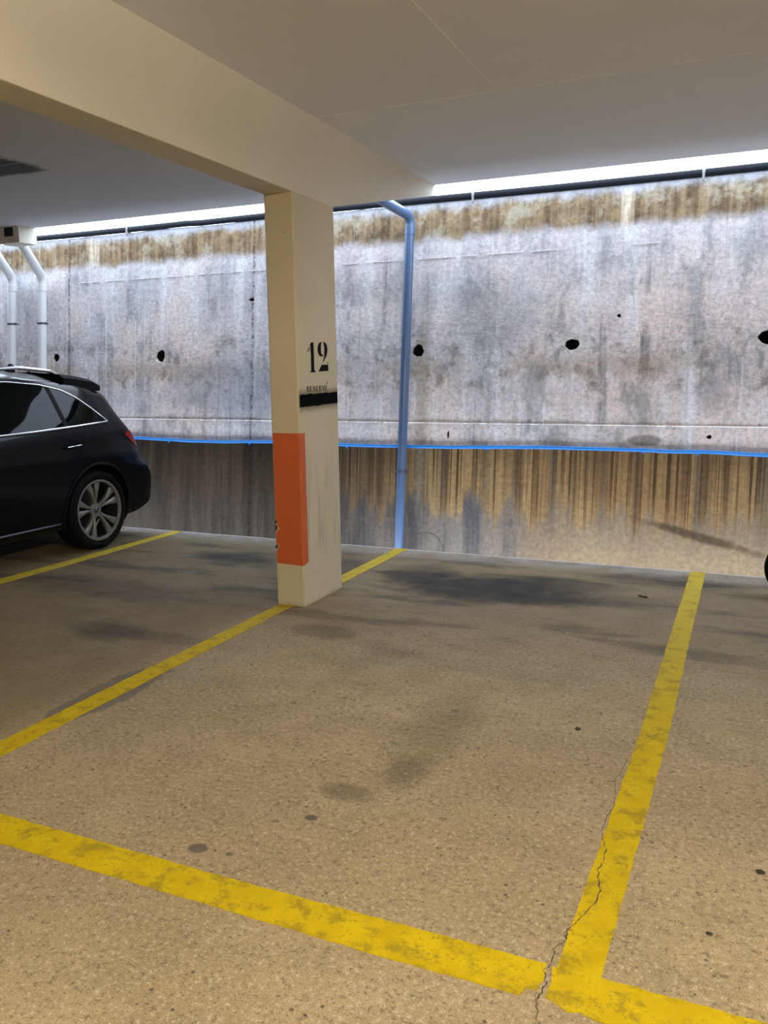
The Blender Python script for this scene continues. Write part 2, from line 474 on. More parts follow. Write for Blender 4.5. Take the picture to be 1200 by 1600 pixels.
M['leaf'] = plain('dead_leaf', (.05, .035, .018), .8)
M['stone'] = plain('dark_pebble', (.045, .038, .03), .8, bump=.4)
em = bpy.data.materials.new('fluorescent_tube')
em.use_nodes = True
em.node_tree.nodes['Principled BSDF'].inputs['Emission Color'].default_value = (1, .87, .66, 1)
em.node_tree.nodes['Principled BSDF'].inputs['Emission Strength'].default_value = TUBE_RADIANCE
M['tube'] = em


# ------------------------------------------------------------------ object helpers
def obj(name, bm, mat, parent=None, smooth=False, sharp=None):
    me = bpy.data.meshes.new(name)
    bmesh.ops.recalc_face_normals(bm, faces=bm.faces[:])
    if smooth:
        for f in bm.faces:
            f.smooth = True
        if sharp:
            for e in bm.edges:
                if len(e.link_faces) == 2 and e.calc_face_angle(0) > sharp:
                    e.smooth = False
    bm.to_mesh(me)
    bm.free()
    me.materials.append(mat)
    o = bpy.data.objects.new(name, me)
    COL.objects.link(o)
    if parent is not None:
        o.parent = parent
        o.matrix_parent_inverse = Matrix.Translation(-parent.location)
    return o


def thing(name, label, cat, loc=(0, 0, 0), group=None):
    o = bpy.data.objects.new(name, None)
    o.empty_display_size = .1
    COL.objects.link(o)
    o.location = loc
    return tag(o, label, cat, group)


def tag(o, label, cat, group=None):
    o['label'] = label
    o['category'] = cat
    if group:
        o['group'] = group
    return o


def struct(name, bm, mat, parent=None, label=None, **kw):
    o = obj(name, bm, mat, parent, **kw)
    o['kind'] = 'structure'
    if label:
        o['label'] = label
    return o


def box(bm, x0, x1, y0, y1, z0, z1):
    v = [bm.verts.new(p) for p in ((x0, y0, z0), (x1, y0, z0), (x1, y1, z0), (x0, y1, z0), (x0, y0, z1), (x1, y0, z1), (x1, y1, z1), (x0, y1, z1))]
    for f in ((0, 3, 2, 1), (4, 5, 6, 7), (0, 1, 5, 4), (1, 2, 6, 5), (2, 3, 7, 6), (3, 0, 4, 7)):
        bm.faces.new([v[i] for i in f])
    return v


def prism(bm, pts, off):
    """closed prism: polygon pts (3-D) extruded by off"""
    off = Vector(off)
    a = [bm.verts.new(p) for p in pts]
    c = [bm.verts.new(Vector(p) + off) for p in pts]
    tris = tessellate_polygon([[Vector(p) for p in pts]])
    for t in tris:
        try:
            bm.faces.new([a[i] for i in t])
            bm.faces.new([c[i] for i in reversed(t)])
        except ValueError:
            pass
    n = len(pts)
    for i in range(n):
        bm.faces.new((a[i], a[(i + 1) % n], c[(i + 1) % n], c[i]))


def tube(bm, pts, rad, seg=14, cap=True):
    pts = [Vector(p) for p in pts]
    rr = rad if isinstance(rad, (list, tuple)) else [rad] * len(pts)
    rings = []
    prev = None
    for i, p in enumerate(pts):
        a = pts[max(i - 1, 0)]
        c = pts[min(i + 1, len(pts) - 1)]
        t = (c - a).normalized()
        if prev is None:
            up = Vector((0, 0, 1)) if abs(t.z) < .9 else Vector((1, 0, 0))
            u = t.cross(up).normalized()
        else:
            u = (prev - t * prev.dot(t)).normalized()
        prev = u
        w = t.cross(u)
        rings.append([bm.verts.new(p + (u * math.cos(2 * PI * k / seg) + w * math.sin(2 * PI * k / seg)) * rr[i]) for k in range(seg)])
    for r0, r1 in zip(rings, rings[1:]):
        for k in range(seg):
            bm.faces.new((r0[k], r0[(k + 1) % seg], r1[(k + 1) % seg], r1[k]))
    if cap:
        bm.faces.new(rings[0][::-1])
        bm.faces.new(rings[-1])


def fillet(pts, r, n=6):
    """round the inner corners of a polyline"""
    pts = [Vector(p) for p in pts]
    out = [pts[0]]
    for i in range(1, len(pts) - 1):
        a = (pts[i - 1] - pts[i]).normalized()
        c = (pts[i + 1] - pts[i]).normalized()
        p0, p1 = pts[i] + a * r, pts[i] + c * r
        for k in range(n + 1):
            t = k / n
            out.append(p0 * (1 - t) ** 2 + pts[i] * 2 * t * (1 - t) + p1 * t * t)
    out.append(pts[-1])
    return out


def lathe_x(bm, prof, seg=48, cx=0.0, cy=0.0, cz=0.0, closed=True):
    """profile of (x, r) spun around an axis parallel to X"""
    rings = []
    for x, r in prof:
        rings.append([bm.verts.new((cx + x, cy + r * math.cos(2 * PI * k / seg), cz + r * math.sin(2 * PI * k / seg))) for k in range(seg)])
    n = len(rings)
    for i in range(n if closed else n - 1):
        r0, r1 = rings[i], rings[(i + 1) % n]
        for k in range(seg):
            bm.faces.new((r0[k], r0[(k + 1) % seg], r1[(k + 1) % seg], r1[k]))
    return rings


# ------------------------------------------------------------------ room shell
XL, XR = -13.0, 8.0
YB = -9.0
FLOOR_EDGE = 6.80
SLAB_EDGE = 7.345
CEIL = 3.207


def wy(z):
    return 7.80 + 0.10 * z


# floor slab, its free edge slightly ragged
bm = bmesh.new()
pts = [(XL, YB, 0), (XR, YB, 0)]
n = 190
for i in range(n + 1):
    x = XR + (XL - XR) * i / n
    pts.append((x, FLOOR_EDGE + .015 * (mnoise.noise(Vector((x * 3, 0, 0)))), 0))
prism(bm, pts, (0, 0, -.22))
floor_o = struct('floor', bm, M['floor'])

# crack running through the right-hand line
bm = bmesh.new()
crk = [(-.30, 3.60), (-.387, 3.339), (-.41, 3.1), (-.384, 2.896), (-.400, 2.78), (-.392, 2.664), (-.368, 2.60), (-.36, 2.535), (-.372, 2.47), (-.348, 2.375), (-.352, 2.29), (-.378, 2.2), (-.40, 2.15), (-.395, 2.104), (-.42, 2.05), (-.41, 2.014), (-.424, 1.96), (-.408, 1.91), (-.418, 1.85), (-.397, 1.777), (-.41, 1.70), (-.39, 1.6)]
fine_pts = []
for (x0, y0), (x1, y1) in zip(crk, crk[1:]):
    for k in range(6):
        t = k / 6
        y = y0 + (y1 - y0) * t
        fine_pts.append((x0 + (x1 - x0) * t + random.uniform(-.004, .004), y + random.uniform(-.003, .003)))
L = []
R_ = []
for i, (x, y) in enumerate(fine_pts):
    w = random.uniform(.0007, .0024) * (1.0 if y < 2.6 else .6)
    L.append(bm.verts.new((x - w, y, .0034)))
    R_.append(bm.verts.new((x + w, y, .0034)))
for i in range(len(L) - 1):
    bm.faces.new((L[i], R_[i], R_[i + 1], L[i + 1]))
obj('floor_crack', bm, M['crack'], floor_o)

# upper slab
bm = bmesh.new()
box(bm, XL, XR, YB, SLAB_EDGE, CEIL, CEIL + .22)
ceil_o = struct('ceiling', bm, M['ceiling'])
# fine raised formwork seams on the soffit
bm = bmesh.new()
box(bm, -1.512, -1.506, -2.0, 5.14, CEIL - .0022, CEIL + .001)
box(bm, -2.71, 1.4, 5.137, 5.143, CEIL - .0022, CEIL + .001)
box(bm, -7.5, -2.94, 5.137, 5.142, CEIL - .0016, CEIL + .001)
obj('formwork_seam', bm, plain('pale_soffit_seam', (.80, .80, .79), .8), ceil_o)

# ground of the open trench and enclosing walls
bm = bmesh.new()
box(bm, XL, XR, FLOOR_EDGE + .02, 9.4, -1.9, -1.8)
struct('trim_trench_floor', bm, M['earth'])
bm = bmesh.new()
box(bm, XL - .2, XL, YB - .2, 9.4, -1.9, CEIL + .22)
struct('wall_left', bm, M['plaster'])
bm = bmesh.new()
box(bm, XR, XR + .2, YB - .2, 9.4, -1.9, CEIL + .22)
struct('wall_right', bm, plain('bare_grey_concrete', (.17, .165, .155), .9))
bm = bmesh.new()
box(bm, XL, XR, YB - .2, YB, -.22, CEIL + .22)
struct('wall_front', bm, M['plaster'])

# battered retaining wall: three concrete lifts with small set-backs and broken tie holes
holes = [(-3.142, 1.781, .062, .070), (-1.597, 1.806, .068, .058), (.075, 1.825, .088, .066), (-6.359, 1.791, .075, .072), (-7.957, 1.80, .055, .058), (-8.43, 1.60, .06, .05), (-11.2, 1.8, .06, .06), (2.3, 1.8, .07, .06)]
small = [(-5.123, 2.376, .038, .020), (-1.179, 2.054, .018, .018), (-2.785, .95, .014, .045), (-.353, .971, .022, .020)]


def ragged(cx, cz, rx, rz, nseg=22, amp=.09, seed=0):
    rs = random.Random(seed)
    ph = [rs.uniform(0, 6.28) for _ in range(4)]
    out = []
    for k in range(nseg):
        a = 2 * PI * k / nseg
        f = 1 + amp * (math.sin(2 * a + ph[0]) * .5 + math.sin(3 * a + ph[1]) * .5 + math.sin(7 * a + ph[2]) * .35 + rs.uniform(-.25, .25))
        out.append((cx + rx * f * math.cos(a), cz + rz * f * math.sin(a)))
    return out


bm = bmesh.new()
lifts = [(-1.85, 1.062, 0.0), (1.062, 2.684, .012), (2.684, 3.222, .018)]
top_line = None
for li, (z0, z1, off) in enumerate(lifts):
    outer = []
    nn = 160
    for i in range(nn + 1):
        x = XL + (XR - XL) * i / nn
        outer.append((x, z0 + (0 if li == 0 else .005 * mnoise.noise(Vector((x * 2.2, z0, 0))))))
    for i in range(nn + 1):
        x = XR + (XL - XR) * i / nn
        zz = z1 + .005 * mnoise.noise(Vector((x * 2.2, z1, 0)))
        if li == 2:
            zz = z1 + .010 * mnoise.noise(Vector((x * 1.5, 5, 0))) + .004 * mnoise.noise(Vector((x * 14, 5, 0)))
        outer.append((x, zz))
    polys = [outer]
    for hi, (cx, cz, rx, rz) in enumerate(holes + small):
        if z0 < cz < z1:
            polys.append(ragged(cx, cz, rx, rz, 22 if hi < len(holes) else 10, .10, hi + 3))
    P3 = [[Vector((x, wy(z) + off, z)) for x, z in p] for p in polys]
    flat = [v for p in P3 for v in p]
    vs_ = [bm.verts.new(v) for v in flat]
    for t in tessellate_polygon([[Vector((v.x, v.z, 0)) for v in p] for p in P3]):
        try:
            bm.faces.new([vs_[i] for i in t])
        except ValueError:
            pass
    # ledge / top going back
    k = len(P3[0])
    half = nn + 1
    topv = vs_[half:2 * half]
    depth = .03 if li < 2 else .35
    backv = [bm.verts.new(v.co + Vector((0, depth, -.002 if li < 2 else .01))) for v in topv]
    for i in range(nn):
        bm.faces.new((topv[i], topv[i + 1], backv[i + 1], backv[i]))
    # hole tunnels
    s = k
    for p in P3[1:]:
        m = len(p)
        ring = vs_[s:s + m]
        cx = sum(v.x for v in p) / m
        cz = sum(v.z for v in p) / m
        dd = .95 if m > 12 else .05
        mid_ring = [bm.verts.new(Vector((cx + (v.co.x - cx) * .90, v.co.y + .03, cz + (v.co.z - cz) * .90))) for v in ring]
        back = [bm.verts.new(Vector((cx + (v.co.x - cx) * .85, v.co.y + dd, cz + (v.co.z - cz) * .85))) for v in ring]
        for i in range(m):
            bm.faces.new((ring[i], ring[(i + 1) % m], mid_ring[(i + 1) % m], mid_ring[i]))
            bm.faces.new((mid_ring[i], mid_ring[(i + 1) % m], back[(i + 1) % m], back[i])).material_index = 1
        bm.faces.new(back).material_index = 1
        s += m
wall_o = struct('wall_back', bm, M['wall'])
wall_o.data.materials.append(plain('tie_hole_shade', (.022, .019, .016), .95))  # near-black colour paints the shade deep inside the tie holes


# broken lime ridges left by the formwork joints
def ridge_run(x0, x1, z, zoff, hgt, dep, breaks, seed):
    bmr = bmesh.new()
    rs = random.Random(seed)
    x = x0
    while x < x1:
        ln = rs.uniform(.12, .5)
        xe = min(x + ln, x1)
        if rs.random() > breaks:
            k = max(3, int((xe - x) / .02))
            lo, hi, fr = [], [], []
            for i in range(k + 1):
                t = i / k
                xx = x + (xe - x) * t
                f = math.sin(PI * min(1, max(0, t)) ) ** .3 if 0 < t < 1 else .05
                zc = z(xx) + .004 * mnoise.noise(Vector((xx * 9, seed, 0)))
                hh = hgt * f * rs.uniform(.5, 1.2)
                dd = dep * f * rs.uniform(.5, 1.2)
                y = wy(zc) + zoff
                lo.append(bmr.verts.new((xx, y, zc - hh)))
                fr.append(bmr.verts.new((xx, y - dd, zc)))
                hi.append(bmr.verts.new((xx, y, zc + hh * .6)))
            for i in range(k):
                bmr.faces.new((lo[i], lo[i + 1], fr[i + 1], fr[i]))
                bmr.faces.new((fr[i], fr[i + 1], hi[i + 1], hi[i]))
        x = xe + rs.uniform(.0, .06)
    return bmr


obj('lime_ridge', ridge_run(-7.6, .6, lambda x: 2.684 + .002 * math.sin(x), .003, .006, .008, .25, 3), M['lime'], wall_o)
obj('lime_ridge', ridge_run(-6.9, -.6, lambda x: 1.064, .0, .006, .008, .15, 4), M['lime'], wall_o)
# vertical lime drip at left and foot arch scar
bmr = bmesh.new()
pts = [(-6.72 + .004 * math.sin(i), wy(1.45 + i * .04) + .012, 1.45 + i * .04) for i in range(20)]
tube(bmr, pts, [.003 + .003 * random.random() for _ in pts], 5)
obj('lime_drip', bmr, M['lime'], wall_o)
bmr = bmesh.new()
pts = []
for i in range(15):
    a = PI * i / 14
    pts.append((-2.98 + .19 * math.cos(a), wy(-.2 + .2 * math.sin(a)) - .002, -.27 + .23 * math.sin(a) ** .8))
tube(bmr, pts, [.002 + .005 * abs(math.sin(i * 1.7)) for i in range(15)], 6)
obj('cut_groove', bmr, M['crack'], wall_o)


# ------------------------------------------------------------------ beams and pillar
BX0, BX1 = -2.935, -2.722


def beam_profile(x0, x1):
    bmb = bmesh.new()
    side = [(YB, CEIL + .02), (YB, 2.687), (5.345, 2.687), (7.39, 3.128), (7.39, CEIL + .02)]
    prism(bmb, [(x0, y, z) for y, z in side], (x1 - x0, 0, 0))
    return bmb


o = obj('concrete_beam', beam_profile(BX0, BX1), M['beam'])
bv = o.modifiers.new('bevel', 'BEVEL')
bv.width = .006
bv.segments = 2
tag(o, 'long cream concrete beam running over the pillar marked 12 to the slab edge', 'beam')

o = thing('drainage_beam', 'grey concrete beam end with square drain hole above white pipes at far left', 'beam', (-7.66, 7.0, 2.7))
b2 = obj('beam_body', beam_profile(-8.02, -7.80), M['beam'], o)
bmb = bmesh.new()
box(bmb, -7.80, -7.49, 7.12, 7.37, 3.03, 3.212)
obj('drain_collar', bmb, M['beam'], o)
bmb = bmesh.new()
box(bmb, -7.70, -7.575, 7.115, 7.125, 3.10, 3.195)
obj('drain_hole_shade', bmb, M['void'], o)  # flat dark plate standing for the shade inside the drain hole

pil = thing('concrete_pillar', 'cream concrete pillar with orange band and black stencilled number 12', 'pillar', (-2.82, 5.07, 0))
bm = bmesh.new()
nz = 40


def pl(z):      # pillar flanks lean in very slightly with height
    t = z / 2.69
    return (-2.927 - .006 * t, -2.713 - .0095 * t)


rows = []
for i in range(nz + 1):
    z = 2.688 * i / nz
    a, c = pl(z)
    j = lambda s: .0025 * mnoise.noise(Vector((s, z * 6, 0))) + .002 * mnoise.noise(Vector((s, z * 23, 0)))
    cham = .008
    y0, y1 = 4.79, 5.357
    ringp = [(a + cham, y0 + j(1)), (c - cham + j(2), y0), (c, y0 + cham + j(3)), (c, y1 - cham + j(4)), (c - cham, y1), (a + cham, y1), (a, y1 - cham), (a + j(5), y0 + cham)]
    rows.append([bm.verts.new((x, y, z)) for x, y in ringp])
for r0, r1 in zip(rows, rows[1:]):
    for k in range(8):
        bm.faces.new((r0[k], r0[(k + 1) % 8], r1[(k + 1) % 8], r1[k]))
bm.faces.new(rows[0][::-1])
bm.faces.new(rows[-1])
obj('shaft', bm, M['pillar'], pil)

# orange band: front face and a strip of the side face
bm = bmesh.new()
N = 44
fr, ed, sd, lf = [], [], [], []
for i in range(N + 1):
    z = .292 + (1.174 - .292) * i / N
    a, c = pl(z)
    lx = a + .010 + .003 * mnoise.noise(Vector((0, z * 14, 3)))
    for cz, w in ((.535, .022), (.405, .014)):      # chipped bites on the left edge
        lx += .028 * math.exp(-((z - cz) / w) ** 2)
    ye = 4.855 + .004 * mnoise.noise(Vector((9, z * 5, 0)))
    top = -.006 if i == 0 else 0
    lf.append(bm.verts.new((lx, 4.7865, z)))
    ed.append(bm.verts.new((c - .007, 4.7865, z + top)))
    fr.append(bm.verts.new((c + .0035, 4.797, z + top)))
    sd.append(bm.verts.new((c + .0035, ye, z + (.012 if i == 0 else 0))))
for i in range(N):
    for p, q in ((lf, ed), (ed, fr), (fr, sd)):
        bm.faces.new((p[i], q[i], q[i + 1], p[i + 1]))
ob = obj('orange_band', bm, M['orange'], pil)
ob['label'] = 'orange painted band wrapped round the pillar corner'
# dark chips beside the band
bm = bmesh.new()
for cz, w in ((.535, .020), (.405, .013), (.575, .010)):
    pts = [(-2.9165 + .010 * math.cos(a) + .002 * math.sin(3 * a), 4.7855, cz + w * math.sin(a)) for a in [2 * PI * k / 12 for k in range(12)]]
    prism(bm, pts, (0, .004, 0))
obj('paint_chip', bm, M['crack'], pil)

# stencilled number 12 and the word RESERVÉ
glyphs = [[(4.9681, 1.7556), (4.987, 1.7655), (5.0055, 1.7661), (5.0125, 1.7586), (5.0144, 1.6816), (5.0144, 1.5831), (5.0289, 1.5742), (5.0248, 1.5682), (4.9581, 1.5684), (4.9598, 1.5743), (4.9719, 1.5803), (4.9729, 1.681)],
          [(4.9288, 1.7017), (4.942, 1.703), (4.9557, 1.7276), (4.9508, 1.7327)],
          [(5.1188, 1.7715), (5.0877, 1.7607), (5.0729, 1.7391), (5.0688, 1.7178), (5.073, 1.6967), (5.0912, 1.681), (5.1177, 1.6743), (5.1449, 1.6772), (5.1455, 1.6891), (5.1313, 1.6852), (5.1209, 1.6922), (5.1157, 1.7117), (5.1156, 1.7402), (5.1221, 1.7617), (5.1326, 1.7709)],
          [(5.1496, 1.7725), (5.1806, 1.7687), (5.2018, 1.7531), (5.2115, 1.7245), (5.2045, 1.6955), (5.1836, 1.6698), (5.159, 1.6479), (5.1333, 1.6315), (5.1367, 1.6387), (5.1533, 1.6587), (5.1639, 1.684), (5.1671, 1.7163), (5.1654, 1.745), (5.1585, 1.7627)],
          [(5.1226, 1.6189), (5.2167, 1.6202), (5.217, 1.5776), (5.0742, 1.5731)],
          [(5.2054, 1.6332), (5.216, 1.6376), (5.2168, 1.6231), (5.2105, 1.623)]]


def side_x(z):
    return pl(z)[1] + .0006


for nm, gl in (('stencilled_digit', glyphs[:2]), ('stencilled_digit', glyphs[2:])):
    bm = bmesh.new()
    for g in gl:
        prism(bm, [(side_x(z), y, z) for y, z in g], (.0012, 0, 0))
    q = obj(nm, bm, M['black_paint'], pil)
    q['label'] = 'black stencilled digit %s' % ('1' if len(gl) == 2 else '2')

LET = {
    'R': [[(0, 0), (.32, 0), (.32, 1), (0, 1)], [(.42, 1), (.75, .95), (.85, .78), (.72, .58), (.42, .52), (.42, .62), (.55, .66), (.58, .80), (.42, .9)], [(.42, .48), (.62, .44), (.92, 0), (.62, 0)]],
    'E': [[(0, 0), (.32, 0), (.32, 1), (0, 1)], [(.40, .9), (.40, 1), (.85, 1), (.85, .72), (.76, .9)], [(.40, .46), (.40, .56), (.68, .6), (.68, .42)], [(.40, 0), (.40, .1), (.76, .1), (.85, .3), (.85, 0)]],
    'S': [[(.75, 1), (.75, .7), (.62, .88), (.38, .9), (.34, .78), (.85, .36), (.80, .12), (.55, 0), (.30, .02), (.05, 0), (.05, .32), (.20, .12), (.48, .10), (.55, .22), (.06, .62), (.10, .88), (.36, 1)]],
    'V': [[(0, 1), (.34, 1), (.56, .25), (.46, 0)], [(.72, 1), (.85, 1), (.60, .12), (.56, .3)]]}
bm = bmesh.new()
y0, y1 = 4.905, 5.205
cell = (y1 - y0) / 7
for i, ch in enumerate('RESERVE'):
    base = 1.4405 + .0012 * i / 6
    hgt = .037
    for poly in LET[ch]:
        prism(bm, [(side_x(base + v * hgt), y0 + cell * (i + u * .84), base + v * hgt) for u, v in poly], (.0012, 0, 0))
prism(bm, [(side_x(1.49), y, z) for y, z in ((5.178, 1.487), (5.186, 1.487), (5.203, 1.503), (5.190, 1.503))], (.0012, 0, 0))
q = obj('stencilled_word', bm, M['stencil_faint'], pil)
q['label'] = 'faded black stencilled word RESERVÉ'


# ------------------------------------------------------------------ painted lines on the floor
def outline_slab(name, pts, label, z=.0, th=.0028):
    bmx = bmesh.new()
    dense = []
    n = len(pts)
    for i in range(n):
        a, c = Vector((*pts[i], 0)), Vector((*pts[(i + 1) % n], 0))
        k = max(1, int((c - a).length / .02))
        nrm = Vector((-(c - a).y, (c - a).x, 0)).normalized()
        for s in range(k):
            p = a + (c - a) * (s / k)
            d = .0035 * mnoise.noise(p * 11) + .0035 * mnoise.noise(p * 47)
            p = p + nrm * d
            dense.append((p.x, p.y, th))
    prism(bmx, dense, (0, 0, -th + z))
    ox = obj(name, bmx, M['yellow'])
    return tag(ox, label, 'parking line', 'yellow bay lines on the floor')


outline_slab('parking_line', [(-2.905, 1.99), (-2.786, 1.99), (-2.793, 3.5), (-2.80, 4.79), (-2.77, 5.5), (-2.772, 6.79), (-2.888, 6.79), (-2.885, 5.4), (-2.912, 4.5), (-2.912, 3.2)],
             'yellow floor line that passes under the pillar marked 12')
outline_slab('parking_line', [(-.397, 1.978), (-.283, 1.978), (-.272, 2.8), (-.262, 3.59), (-.272, 5.2), (-.277, 6.79), (-.388, 6.79), (-.385, 5.2), (-.378, 3.54), (-.388, 2.7)],
             'yellow floor line right of the empty bay, running to the wall', th=.0024)
outline_slab('parking_line', [(-5.43, 1.99), (-5.30, 1.99), (-5.21, 4.6), (-5.20, 5.3), (-5.235, 6.79), (-5.34, 6.79), (-5.33, 5.35), (-5.34, 4.6)],
             'yellow floor line beside the black car rear wheel')
fl = outline_slab('parking_line', [(-7.5, 1.995), (-7.5, 1.852), (-2.25, 1.853), (-1.282, 1.850), (-.86, 1.846), (-.462, 1.852), (-.450, 1.885), (-.425, 1.885), (-.416, 1.93), (-.424, 1.991), (-1.368, 1.985), (-2.41, 1.995)],
                  'long yellow line across the near mouth of the bays, left of the crack')
outline_slab('parking_line', [(-.408, 1.985), (-.398, 1.930), (-.402, 1.868), (-.36, 1.855), (-.34, 1.84), (-.31, 1.853), (-.27, 1.84), (.0, 1.845), (2.5, 1.84), (2.5, 1.985), (.07, 1.991), (-.25, 1.992)],
             'short yellow line at the bottom right corner, right of the crack')


# ------------------------------------------------------------------ pipes
def wallp(x, z, off):
    return Vector((x, wy(z) - off, z))


def pipe_clamp(parent, pos, r, tdir, mat, name='clamp', w=.022):
    bmx = bmesh.new()
    t = Vector(tdir).normalized()
    tube(bmx, [Vector(pos) - t * w / 2, Vector(pos) + t * w / 2], r + .006, 18)
    # ears and stand-off bolt into the wall
    px = Vector(pos)
    box(bmx, px.x - r - .028, px.x + r + .028, px.y - .004, px.y + .004, px.z - w / 2, px.z + w / 2)
    tube(bmx, [px + Vector((0, r, 0)), px + Vector((0, r + .05, 0))], .006, 8)
    obj(name, bmx, mat, parent)


def downpipe(label, x, xtop, zb, start, r, mat, joint_z, clampz, zbot, cmat, flank=False):
    t = thing('downpipe', label, 'pipe', (x, wy(zb) - .08, zbot), 'drainpipes on the stained wall')
    off = r + .045
    top = wallp(xtop, zb, off)
    bot = wallp(x, zbot, off)
    lower = bmesh.new()
    tube(lower, [top + (bot - top).normalized() * .02, bot], r, 24)
    obj('pipe_run', lower, mat, t, smooth=True, sharp=1.0)
    elb = bmesh.new()
    path = fillet([Vector(start), top + Vector((0, 0, .06)), top - Vector((0, 0, .05))], .07, 8)
    tube(elb, path, r * 1.02, 24)
    obj('elbow_run', elb, mat, t, smooth=True, sharp=1.0)
    sock = bmesh.new()
    p = top - Vector((0, 0, .04))
    d = (bot - top).normalized()
    tube(sock, [p, p + d * .005, p + d * .08, p + d * .085], [r * 1.02, r * 1.14, r * 1.14, r * 1.02], 24)
    obj('socket_joint', sock, mat, t, smooth=True, sharp=.6)
    for cz in clampz:
        f = (cz - zbot) / (top.z - zbot)
        pos = bot + (top - bot) * f
        pipe_clamp(t, pos, r, (0, 0, 1), cmat)
    return t


downpipe('blue grey drainpipe on the wall right of the pillar marked 12', -3.244, -3.226, 3.03, (-3.33, 7.28, 3.19), .047, M['pipe_grey'], 2.9, (.578,), -.9, M['dark_steel'])
downpipe('brightly lit pale drainpipe behind the black car, the right one of two', -8.06, -8.07, 2.72, (-7.70, 7.26, 3.17), .052, M['pipe_white'], 2.6, (2.215,), -.9, M['dark_steel'])
downpipe('pale drainpipe at the left edge of the photo, above the black car roof', -8.575, -8.57, 2.74, (-8.20, 7.26, 3.20), .052, M['pipe_white'], 2.6, (2.224,), -.9, M['dark_steel'])

# bright blue water pipe
t = thing('water_pipe', 'thin bright blue water pipe running level along the stained wall', 'pipe', (-3.2, 7.88, .82))
bp = [(-13, .83), (-9, .835), (-6.667, .842), (-6.246, .832), (-5.85, .822), (-5.447, .823), (-5.1, .832), (-4.779, .836), (-4.4, .829), (-3.996, .824), (-3.6, .821), (-3.194, .824), (-2.8, .826), (-2.448, .834), (-2.1, .842), (-1.815, .848), (-1.4, .846), (-.934, .845), (-.65, .838), (-.388, .842), (.128, .828), (1.0, .835), (6, .83)]
pts = []
for i in range(len(bp) - 1):
    (xa, za), (xb, zb_) = bp[i], bp[i + 1]
    for k in range(6):
        u = k / 6
        s = u * u * (3 - 2 * u)
        xx = xa + (xb - xa) * u
        zz = za + (zb_ - za) * s
        pts.append(wallp(xx, zz, .022))
pts.append(wallp(6, .83, .022))
bm = bmesh.new()
tube(bm, pts, .0165, 14)
obj('pipe_run', bm, M['pipe_blue'], t, smooth=True, sharp=1.2)
for cx in (-6.2, -5.1, -3.9, -2.38, -.9, -.44):
    # follow the run's local height
    zz = min(pts, key=lambda p: abs(p.x - cx)).z
    pos = wallp(cx, zz, .022)
    bmx = bmesh.new()
    tube(bmx, [pos + Vector((-.008, 0, 0)), pos + Vector((.008, 0, 0))], .020, 14)
    box(bmx, cx - .006, cx + .006, pos.y, pos.y + .024, zz - .035, zz - .015)
    obj('pipe_clip', bmx, M['pipe_blue'], t)

# black pipe on the wall head
t = thing('cable_conduit', 'black plastic pipe lying along the top edge of the stained wall', 'pipe', (-2.6, 8.14, 3.25))
pts = []
x = -13.0
while x <= 6.0:
    pts.append((x, 8.135, 3.252 + .006 * math.sin(x * 1.1) + (.010 if x < -6 else 0)))
    x += .2
bm = bmesh.new()
tube(bm, pts, .034, 16)
obj('pipe_run', bm, M['pipe_black'], t, smooth=True, sharp=1.2)
for cx in (-6.83, -2.606, -.516, 2.0):
    zz = 3.252 + .006 * math.sin(cx * 1.1) + (.010 if cx < -6 else 0)
    bmx = bmesh.new()
    tube(bmx, [(cx - .013, 8.135, zz), (cx + .013, 8.135, zz)], .038, 16)
    box(bmx, cx - .010, cx + .010, 8.092, 8.10, zz - .075, zz)
    box(bmx, cx - .007, cx + .007, 8.088, 8.094, zz - .072, zz - .058)
    obj('saddle_clip', bmx, M['dull_zinc'], t)


# ------------------------------------------------------------------ the black estate-height car
def lerp(x, xs, ys):
    if x <= xs[0]:
        return ys[0]
    for i in range(1, len(xs)):
        if x <= xs[i]:
            u = (x - xs[i - 1]) / (xs[i] - xs[i - 1])
            return ys[i - 1] + (ys[i] - ys[i - 1]) * u
    return ys[-1]


def smoothf(xs, ys, h=.05):
    return lambda x: (lerp(x - h, xs, ys) + lerp(x - h / 2, xs, ys) + 2 * lerp(x, xs, ys) + lerp(x + h / 2, xs, ys) + lerp(x + h, xs, ys)) / 6


CW = smoothf([.15, .2, .30, .5, .70, .86, 1.0, 1.07, 1.12, 1.16, 1.40, 1.56, 1.70], [.83, .86, .90, .935, .95, .948, .932, .912, .885, .865, .725, .62, .50], .035)
CP = smoothf([-3.70, -3.62, -3.45, -3.2, -2.8, .25, .50, .70, .82, .90, .935, .97, 1.0, 1.05, 1.2], [.62, .74, .86, .94, 1, 1, .985, .955, .915, .84, .76, .65, .5, .3, .2], .03)
CS = smoothf([0, .60, .70, .78, 1.0, 1.2, 1.45, 2.0], [0, 0, .07, .16, .235, .35, .43, .43], .03)
CT = smoothf([-3.70, -3.66, -3.55, -3.2, -2.7, -2.25, -1.9, -1.45, -1.0, -.5, 0, .35, .44, .50, .56, .64, .72, .78, .84, .88, .92, .935],
             [.58, .72, .86, .98, 1.06, 1.12, 1.31, 1.53, 1.615, 1.64, 1.60, 1.53, 1.50, 1.44, 1.33, 1.18, 1.04, .92, .80, .70, .62, .55], .02)
CB = smoothf([-3.70, -3.5, -3.2, -2.8, .3, .55, .80, .935], [.42, .24, .20, .22, .22, .235, .30, .46], .05)
CAR = Vector((-6.33, 5.82, 0))


def car_x(y, z):
    return CW(z) * CP(y + (CS(z) if y > 0 else 0) * min(1, max(0, y) / .3))


car = thing('parked_car', 'black sport utility car parked at left with silver alloy wheel showing', 'car', CAR)


def cobj(name, bmx, mat, parent=car, **kw):
    """car part given in car-local coordinates"""
    oo = obj(name, bmx, mat, None, **kw)
    oo.parent = parent
    return oo


